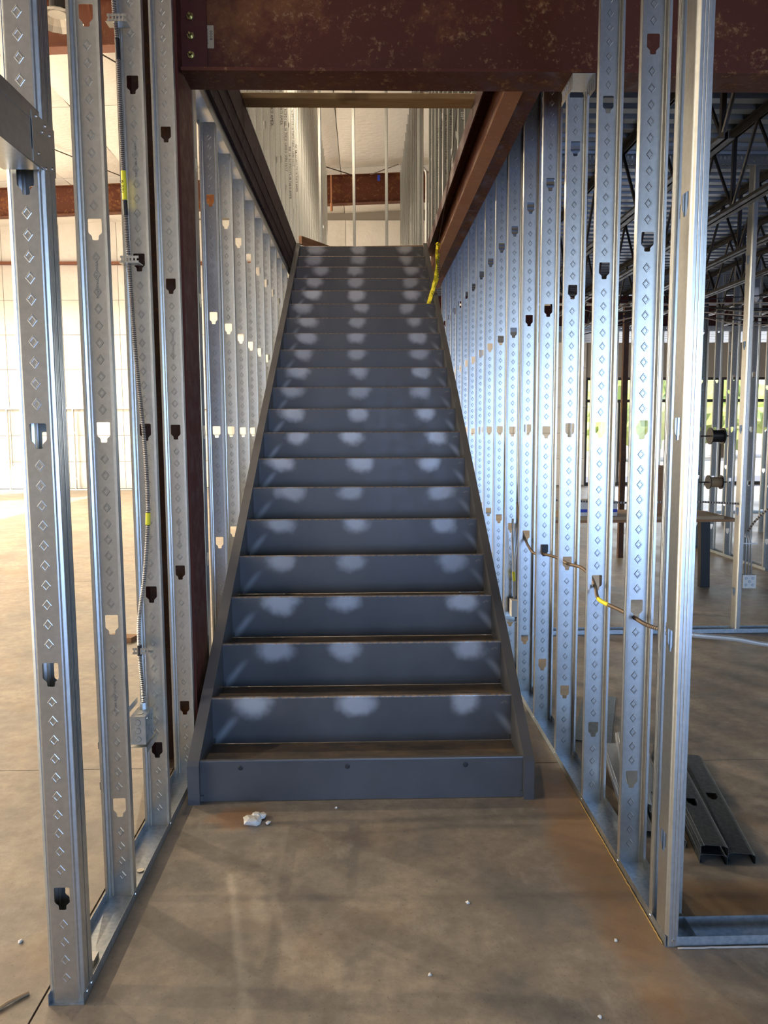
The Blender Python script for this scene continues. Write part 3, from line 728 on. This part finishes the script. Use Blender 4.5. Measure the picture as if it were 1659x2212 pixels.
for z0, z1, m, nm in ((2.335, 2.435, YELLOW, 'yellow_marker'), (2.28, 2.335, BLACK, 'black_tape'), (2.80, 2.87, BLACK, 'black_tape'), (1.19, 1.235, YELLOW, 'yellow_marker'), (.70, .745, BLACK, 'black_tape')):
    b = MB(); b.tube(seg(z0, z1), .0086, 10); link(nm, b.mesh(nm, m, True), mc)
TT = text_mesh('12/2 G', .016); link('printed_text', TT, mc, (-.8375, 2.8110, 2.42 - .065), (R(90), R(-90), 0)); 
for (z, xx) in ((2.93, -.845), (2.13, -.832), (.72, -.843)):
    b = MB(); b.box(xx - .03, xx + .042, 2.848, 2.8495, z - .012, z - .010); b.box(xx - .03, xx + .042, 2.805, 2.850, z - .012, z - .0105)
    for q in range(5): b.box(xx - .02 + q * .012, xx - .015 + q * .012, 2.8025, 2.806, z - .012, z + .012)
    b.box(xx - .024, xx + .04, 2.8045, 2.8058, z - .012, z - .004); b.box(xx - .024, xx + .04, 2.8045, 2.8058, z + .004, z + .012)
    link('cable_clip', b.mesh('clip', GALV), mc)
# junction box
jb = link('junction_box', None, None, (-.826, 2.75, .405)); tag(jb, 'square zinc junction box with round knockouts on the left stud wall', 'junction box')
b = MB(); b.box(-.027, .027, -.052, .052, 0, .103); link('box_body', b.mesh('bb', GREY_BOX), jb)
def ring(cx, cz, r, n=16):
    b = MB()
    for i in range(n):
        a0, a1 = 2 * math.pi * i / n, 2 * math.pi * (i + 1) / n
        b.poly([(cx + r * math.cos(a0), 0, cz + r * math.sin(a0)), (cx + r * math.cos(a1), 0, cz + r * math.sin(a1)), (cx + (r - .0018) * math.cos(a1), -.0012, cz + (r - .0018) * math.sin(a1)), (cx + (r - .0018) * math.cos(a0), -.0012, cz + (r - .0018) * math.sin(a0))])
    b.mi = 1
    b.poly([(cx + (r - .0018) * math.cos(2 * math.pi * i / n), -.0012, cz + (r - .0018) * math.sin(2 * math.pi * i / n)) for i in range(n)])
    return b.mesh('knockout', [KOL, GREY_BOX])
for z in (.02, .051, .082): link('knockout', ring(0, 0, .0115), jb, (0, -.0523, z))
for (yy, z) in ((-.03, .02), (-.03, .075), (.0, .045), (.03, .02), (.03, .075), (.0, .085)): link('knockout', ring(0, 0, .0105), jb, (.0273, yy, z), (0, 0, R(90)))
link('knockout', ring(0, 0, .012), jb, (0, -.018, .1034), (R(-90), 0, 0))
b = MB(); b.tube([(-.002, .035, .103), (-.002, .035, .128)], [.015, .013], 8); link('cable_connector', b.mesh('cc', GREY_BOX), jb)
link('screw', SCR, jb, (.0275, -.035, .092))
br = MB(); br.box(-.0455, -.044, -.33, .10, .102, .125); br.box(-.0455, -.044, -.33, .10, -.035, -.01); br.box(-.044, .0, .04, .098, -.036, -.034); br.box(-.044, .028, -.05, .09, -.012, -.0105); br.box(.027, .0285, -.05, .09, -.035, -.0105)
link('mounting_bracket', br.mesh('mb', GALV), jb)
for k in (0, 1, 2):
    link('printed_text', P3, Lst[k], (-.002, -.0012, (.75, 2.55, 1.15)[k]), (R(90), R(90), 0))
    link('printed_text', P3, Lst[k], (-.002, -.0012, (2.05, 1.35, 1.95)[k]), (R(90), R(90), 0))

# ---------------------------------------------------------------- right wall cable
RC = [(.90, 4.55, 1.10), (.895, 4.45, .988), (.915, 4.37, .90), (.91, 4.2, .868), (.905, 4.05, .870), (.916, 3.94, .888), (.935, 3.7, .905), (.925, 3.48, .915), (.935, 3.3, .93), (.93, 3.15, .925), (.915, 3.02, .905), (.895, 2.92, .882),
      (.896, 2.85, .876), (.912, 2.7, .880), (.917, 2.57, .885), (.925, 2.46, .885), (.975, 2.40, .880), (1.06, 2.42, .862), (1.24, 2.52, .82), (1.46, 2.62, .765), (1.9, 2.7, .72)]
rc = armor('armored_cable', 'tan armored cable threaded through the right wall studs, silver past the corner', RC, .0068, MCTAN, .0034, MCTAN2)
PR = smooth_path(RC, .0034)
b = MB(); Q = [p for p in PR if p.x > .98]; b.tube(Q, [.0082 * (1.08 if (k % 2) else .88) for k in range(len(Q))], 8); link('silver_sheath', b.mesh('ss', MC), rc)
b = MB(); b.tube([p for p in PR if 2.80 < p.y < 2.90 and p.x < .95], .0082, 8); link('yellow_marker', b.mesh('ym', YELLOW, True), rc)
# second small box and cables low on the right wall, beside the stringer
jb2 = link('junction_box', None, None, (.93, 4.78, .36)); tag(jb2, 'pale junction box low on the right wall beside the stringer', 'junction box')
b = MB(); b.box(-.02, .03, -.05, .05, 0, .105); link('box_body', b.mesh('bb', WHITE), jb2)
b = MB(); b.box(-.045, .04, -.06, .06, -.03, -.027); link('mounting_bracket', b.mesh('mb', GALV), jb2)
b = MB(); b.tube([(.005, 0, .105), (.0, 0, .3), (-.012, 0, .5), (-.02, -.05, .62)], .007, 8); b.tube([(.01, .02, .105), (.012, .02, .35), (.03, .03, .58)], .006, 8); link('cable', b.mesh('cb', MC, True), jb2)
b = MB(); b.tube([(.0035, 0, .22), (-.002, 0, .28)], .0095, 8); link('yellow_marker', b.mesh('ym', YELLOW), jb2)
# white box on the partition
jb3 = link('junction_box', None, None, (2.86, 5.63, .345)); tag(jb3, 'white square junction box on the partition in the right room', 'junction box')
b = MB(); b.box(-.05, .05, -.025, .025, 0, .10); link('box_body', b.mesh('bb', WHITE), jb3)
for q in ((-.025, .025), (.025, .075), (-.025, .075), (.025, .025), (0, .05)): link('knockout', ring(0, 0, .010), jb3, (q[0], -.0255, q[1]))
b = MB()
for dx in (-.025, 0, .022): b.tube([(dx, 0, .10), (dx * .8, .01, .34), (dx * .5 - .01, .01, .42)], .0065, 6)
link('cable', b.mesh('cb', MC, True), jb3)
b = MB(); b.box(-.07, .06, -.005, .005, .33, .338); link('cable_clip', b.mesh('cl', FIREP), jb3)
armor('armored_cable', 'armored cable arching up right from the partition box, yellow sleeved', [(2.85, 5.65, .76), (2.90, 5.62, .86), (3.02, 5.6, .97), (3.2, 5.6, 1.03), (3.5, 5.6, 1.05)], .009, MCTAN, .01)
armor('armored_cable', 'armored cable slung straight between the partition stud and workbench', [(1.2, 5.7, 1.02), (1.9, 5.7, .985), (2.4, 5.7, .99), (2.78, 5.66, .975)], .008, MC, .01)
# wires bunched under the deck
wbd = tag(link('wire_bundle', None, None, (3, 7.8, 2.835)), 'tangled bundle of thin loose wires hanging under the right deck', 'wires')
for i in range(9):
    b = MB(); z = .02 - .02 * (i % 3); pts = [(-1.4 + .1 * i, -.2 + .1 * i, z + .1), (-.6, -.1 + .15 * i, z - .05 - .02 * i), (.3, .1 + .1 * i, z - .02), (1.4, .2 * (i % 4), z + .03 - .03 * i), (3, -.1, z + .12)]
    b.tube(smooth_path(pts, .12), .006, 5); link('wire', b.mesh('w', MCTAN if i % 2 else BLACK, True), wbd)
b = MB(); b.cyl((1.1, 10.4, 3.19), (9, 10.4, 3.19), .017, 8); tag(link('conduit_pipe', b.mesh('p', FIREP, True)), 'long thin white conduit running level under the right deck', 'pipe')

# cable reels
for (x, y, z, r, m, lab) in ((4.18, 9.133, 1.45, .10, BLACK, 'black plastic cable reel, upper one on the deep partition'), (4.18, 9.133, .90, .085, CARD, 'brown cable reel with black flanges, lower one on the deep partition')):
    t = link('cable_reel', None, None, (x, y, z)); tag(t, lab, 'reel', 'cable reels on the partition')
    for s_ in (-1, 1):
        b = MB(); b.cyl((s_ * .07, 0, 0), (s_ * .08, 0, 0), r, 20); link('reel_flange', b.mesh('rf', BLACK), t)
    b = MB(); b.cyl((-.07, 0, 0), (.07, 0, 0), r * .72, 18); link('wound_cable', b.mesh('wc', m), t)
    b = MB(); b.cyl((-.19, 0, 0), (.16, 0, 0), .008, 8); link('axle', b.mesh('ax', BLACK), t)

# workbench with a wooden reel and white sheets
wbn = link('workbench', None, None, (2.75, 7.45, 0)); tag(wbn, 'plywood workbench on dark trestle legs in the right room', 'table')
b = MB(); b.box(-1.3, .75, -.35, .45, .665, .69); link('tabletop', b.mesh('tt', PLY), wbn)
b = MB(); b.box(-1.3, .60, -.36, .30, .692, .72); link('top_board', b.mesh('tb', LUMBER), wbn)
for sx in (-1.0, -.42, .3, .55):
    b = MB(); b.prism([(-.05, 0), (.04, 0), (.02, .664), (-.07, .664)], 'y', -.14, -.07)
    link('trestle_leg', b.mesh('tl', BLACK), wbn, (sx, 0, 0))
rl = link('wooden_reel', None, None, (2.86, 7.45, .955)); tag(rl, 'round brown plywood reel standing on the workbench', 'reel')
for s_ in (-1, 1):
    b = MB(); b.cyl((-.02, s_ * .12, 0), (-.02, s_ * .135, 0), .235, 28); link('reel_disc', b.mesh('rd', PLY), rl)
b = MB(); b.cyl((-.02, -.12, 0), (-.02, .12, 0), .09, 16); link('reel_drum', b.mesh('rdm', LUMBERD), rl)
for a in ((.0, .0), (.06, .05)):
    b = MB(); b.cyl((a[0], -.1362, a[1]), (a[0], -.1348, a[1]), .013, 10); link('bolt_hole', b.mesh('bh', HOLE), rl)
cbx = link('cardboard_box', None, None, (2.15, 7.3, .7205)); tag(cbx, 'white box with a blue band on the workbench', 'box')
b = MB(); b.box(-.22, .22, -.12, .12, 0, .14); link('box_body', b.mesh('bb', WHITE), cbx); b = MB(); b.box(-.2205, .2205, -.1205, .1205, .035, .065); link('blue_band', b.mesh('bbd', BLUE), cbx)
b = MB(); b.box(-.0, .20, -.01, .01, 0, .22)
bag = MB(); 
for k in range(6): bag.tube([(k * .02 - .05, 0, 0), (k * .02 - .05 + .01, .02, -.07 - .02 * (k % 3)), (k * .015 - .03, .0, -.12 - .03 * (k % 2))], [.018, .026, .006], 6)
tag(link('paper_scrap', bag.mesh('bag', WHITE, True), None, (4.05, 8.15, 3.0)), 'crumpled pale wrapper caught on a partition stud near the deck', 'wrapper')

# ---------------------------------------------------------------- loose studs on the floor at right
for i, (x0, y0, x1, y1, z, rx, lab) in enumerate((
        (1.318, 2.55, 1.488, 3.38, .036, 180, 'loose dark stud offcut farthest right on the floor'),
        (1.215, 2.54, 1.375, 3.42, .0725, 180, 'loose stud offcut on top of the pile with its open end toward the camera'),
        (1.215, 2.545, 1.372, 3.425, .036, 180, 'loose stud offcut directly under the pile top, legs on the floor'),
        (1.118, 2.66, 1.272, 3.46, .040, 187, 'loose stud offcut tilted on its side left of the pile top'),
        (1.024, 2.72, 1.165, 3.52, .036, 180, 'loose stud offcut nearest the right stair wall'),
        (1.06, 2.85, 1.24, 3.55, .078, 180, 'bright loose stud offcut lying across the left end of the pile'))):
    d = Vector((x1 - x0, y1 - y0, 0)); Ln = d.length
    o = link('stud_offcut', stud_mesh(Ln, dia=i > 2, holes=True, hoff=.13 if i == 0 else .02, matl=GALVD if i < 3 else None), None, (x0, y0, z))
    tag(o, lab, 'stud', 'loose stud offcuts on the right floor')
    q = d.to_track_quat('Z', 'Y')
    o.rotation_mode = 'QUATERNION'
    zax = d.normalized()
    yax = Vector((0, 0, 1))                                    # local +y (web side) up
    yax = Matrix.Rotation(R(rx - 180), 3, zax) @ yax
    xax = yax.cross(zax)
    o.rotation_quaternion = Matrix((xax, yax, zax)).transposed().to_quaternion()
    s = o.modifiers.new('thickness', 'SOLIDIFY'); s.thickness = .0013; s.offset = 0
sh = MB(); sh.box(-.09, .09, -.35, .35, 0, .004)
tag(link('sheet_metal_scrap', sh.mesh('scrap', GALVD), None, (1.22, 3.95, .0005), (0, 0, R(-20))), 'flat dark sheet metal scrap beyond the stud pile', 'scrap')

# ---------------------------------------------------------------- caution tape and string
b = MB(); P = smooth_path([(.60, 5.07, 3.60), (.655, 6.2, 3.42), (.69, 7.4, 3.245)], .2); b.tube(P, .0025, 5)
tag(link('string', b.mesh('string', WIRE)), 'thin dark string slanting down from the plank to the yellow tape', 'string')
b = MB(); n = 26; pts = []
for k in range(n + 1):
    t = k / n; z = 3.255 - .56 * t; x = .690 - .028 * t - .065 * max(0, t - .55) / .45; w = .017 + .008 * abs(math.sin(t * 9)); tw = .8 * math.sin(t * 5)
    pts.append(((x - w * math.cos(tw), 7.4 - w * math.sin(tw) - .006 * math.sin(k), z), (x, 7.39 + .01 * math.cos(k * 1.7), z - .004), (x + w * math.cos(tw), 7.4 + w * math.sin(tw), z)))
for k in range(n):
    for q in (0, 1): b.poly([pts[k][q], pts[k][q + 1], pts[k + 1][q + 1], pts[k + 1][q]])
tp = link('caution_tape', b.mesh('tape', YELLOW)); tag(tp, 'yellow caution tape strip hanging at the right stair head', 'tape')
s = tp.modifiers.new('thickness', 'SOLIDIFY'); s.thickness = .002
b = MB(); b.tube([(.672, 7.4, 3.262), (.69, 7.39, 3.27), (.71, 7.4, 3.26), (.69, 7.405, 3.25), (.672, 7.4, 3.262)], .008, 6); link('tape_knot', b.mesh('knot', YELLOW), tp)
TC = text_mesh('CAUTION', .045); link('printed_text', TC, tp, (.668, 7.375, 3.15), (R(90), R(84), 0)); TC2 = text_mesh('CAU', .04); link('printed_text', TC2, tp, (.617, 7.368, 2.83), (R(90), R(70), 0))

# ---------------------------------------------------------------- debris
def lumpmesh(r, seed, m, flat=.5):
    import bmesh
    bm = bmesh.new(); bmesh.ops.create_icosphere(bm, subdivisions=2, radius=r)
    for v in bm.verts:
        v.co *= 1 + .6 * noise.noise(v.co / r * 1.3 + Vector((seed, 1, 2))); v.co.z = max(v.co.z, -.6 * r) * flat
    me = bpy.data.meshes.new('crumb'); bm.to_mesh(me); bm.free(); me.materials.append(m); return me
pp = link('crumpled_paper', lumpmesh(.03, 3, WHITE, .7), None, (-.455, 2.885, .012), (0, 0, .5)); tag(pp, 'crumpled white tissue scrap on the floor before the stairs', 'paper')
link('paper_fold', lumpmesh(.022, 5, WHITE, .7), pp, (.026, .024, 0)); link('paper_fold', lumpmesh(.018, 8, WHITE, .6), pp, (.048, .022, 0)); link('paper_fold', lumpmesh(.010, 9, WHITE, .6), pp, (.052, -.038, -.004))
b = MB(); b.cyl((0, 0, 0), (0, 0, .003), .0125, 18); tag(link('white_disc', b.mesh('disc', WHITE), None, (-.797, 2.568, .0022)), 'small round white disc lying in the left floor track', 'disc')
b = MB(); b.box(-.012, .012, -.02, .02, 0, .02); tag(link('white_chip', b.mesh('chip', WHITE), None, (-.80, 2.10, .002)), 'small white plaster chip in the left floor track by the jamb', 'chip')
lump('wood_scrap', 'short lumber offcut on the floor of the left hall', .20, .11, .038, (-1.90, 5.62, 0), (0, 0, R(-12)), LUMBERD)
for k, (x, y, r, lab) in enumerate(((.32, 2.35, .006, 'pale pebble on the concrete right of centre'), (.17, 2.02, .005, 'pale pebble on the concrete near the bottom edge'), (-.13, 3.0, .005, 'tiny pale pebble by the stair foot'), (.74, 2.15, .005, 'white pebble near the right track corner'), (-1.05, 2.2, .007, 'pale pebble left of the jamb'), (.60, 1.85, .005, 'pale pebble at the lower right'))):
    tag(link('pebble', lumpmesh(r, k * 2.1, WHITE, .8), None, (x, y, r * .45)), lab, 'pebble', 'pebbles on the slab')
b = MB(); b.tube(smooth_path([(-.93, 1.98, .004), (-.97, 1.94, .006), (-1.0, 1.90, .003), (-1.05, 1.88, .003)], .02), .0045, 5)
tag(link('straw_bit', b.mesh('straw', CARD)), 'small dry twig on the floor left of the jamb', 'twig')
# glue ridge along the track edge
P = [(.873 + .003 * noise.noise(Vector((k * .9, 0, 0))), 2.13 + k * .012, .003) for k in range(75)]
b = MB(); b.tube(P, [.0022 + .0016 * abs(noise.noise(Vector((k * .7, 3, 0)))) for k in range(75)], 6)
tag(link('sealant_bead', b.mesh('bead', mat('ochre_sealant', (.45, .30, .10), .6), True)), 'ragged ochre sealant bead along the right floor track', 'sealant')
P = [(.91 + k * .02, 2.107 + .002 * noise.noise(Vector((k * .9, 5, 0))), .0035) for k in range(120)]
b = MB(); b.tube(P, [.003 + .002 * abs(noise.noise(Vector((k * .6, 7, 0)))) for k in range(120)], 6)
tag(link('sealant_bead', b.mesh('bead', mat('grey_sealant', (.42, .38, .34), .7), True)), 'pale grey sealant bead along the front of the corner track', 'sealant')

# ---------------------------------------------------------------- left hall
for i, xx in enumerate((-10.9, -10.2, -9.45, -8.7, -7.72, -6.15, -5.3, -4.5, -3.7)):
    stud(xx, YF - .22, .0015, 2.15, 'low stud against the white far wall of the left hall, %s from the left' % ORD(i), 'low studs at the far hall wall', rot=R(-90), dia=False, screws=False)
track('floor_track', 'floor track at the foot of the white far wall', 'x', -12, -2, YF - .22, .0002)
def highbay(x, y, lab, pw=330):
    z = zroof(x) - 1.0
    t = link('high_bay_lamp', None, None, (x, y, z)); tag(t, lab, 'lamp', 'high-bay lamps')
    b = MB(); n = 32
    prof = [(.27, 0), (.22, .05), (.14, .10), (.09, .12)]
    for r_, zz in prof:
        for k in range(n):
            a = 2 * math.pi * k / n; rr = r_ * (1 + (.015 if k % 2 else -.015)); b.v.append((rr * math.cos(a), rr * math.sin(a), zz))
    for i in range(3):
        for k in range(n): b.f.append((i * n + k, i * n + (k + 1) % n, (i + 1) * n + (k + 1) % n, (i + 1) * n + k)); b.m.append(0)
    link('reflector', b.mesh('refl', REFL), t)
    b = MB(); b.cyl((0, 0, .10), (0, 0, .28), .085, 16); link('housing', b.mesh('hs', BLACK), t)
    b = MB(); b.cyl((0, 0, .075), (0, 0, .09), .10, 20); link('lens', b.mesh('ln', LAMPM if pw else STICKER0), t)
    b = MB(); b.cyl((0, 0, .28), (0, 0, .97), .006, 6); link('chain', b.mesh('ch', WIRE), t)
    if not pw: return
    l = bpy.data.lights.new('added_lamp_light', 'AREA'); l.shape = 'DISK'; l.size = .18; l.energy = pw; l.color = (1, .80, .56)
    link('added_lamp_light', l, t, (0, 0, .05))
for x, y, pw, lab in ((-3.43, 9.3, 0, 'round high-bay lamp hanging from the rafter, seen at the upper left'),
                     (-9.4, 9.3, 700, 'added high-bay lamp farther left in the hall, level with the rafter'),
                     (-3.43, 15.2, 520, 'added high-bay lamp deeper in the left hall'),
                     (-9.4, 15.2, 650, 'added high-bay lamp in the far left corner of the hall'),
                     (-9.4, 2.6, 420, 'added high-bay lamp near the left doors'),
                     (-.5, 6.1, 50, 'added high-bay lamp over the stair opening')):
    highbay(x, y, lab, pw)  # lit lamps are added for hall and stair light; the first hangs unlit
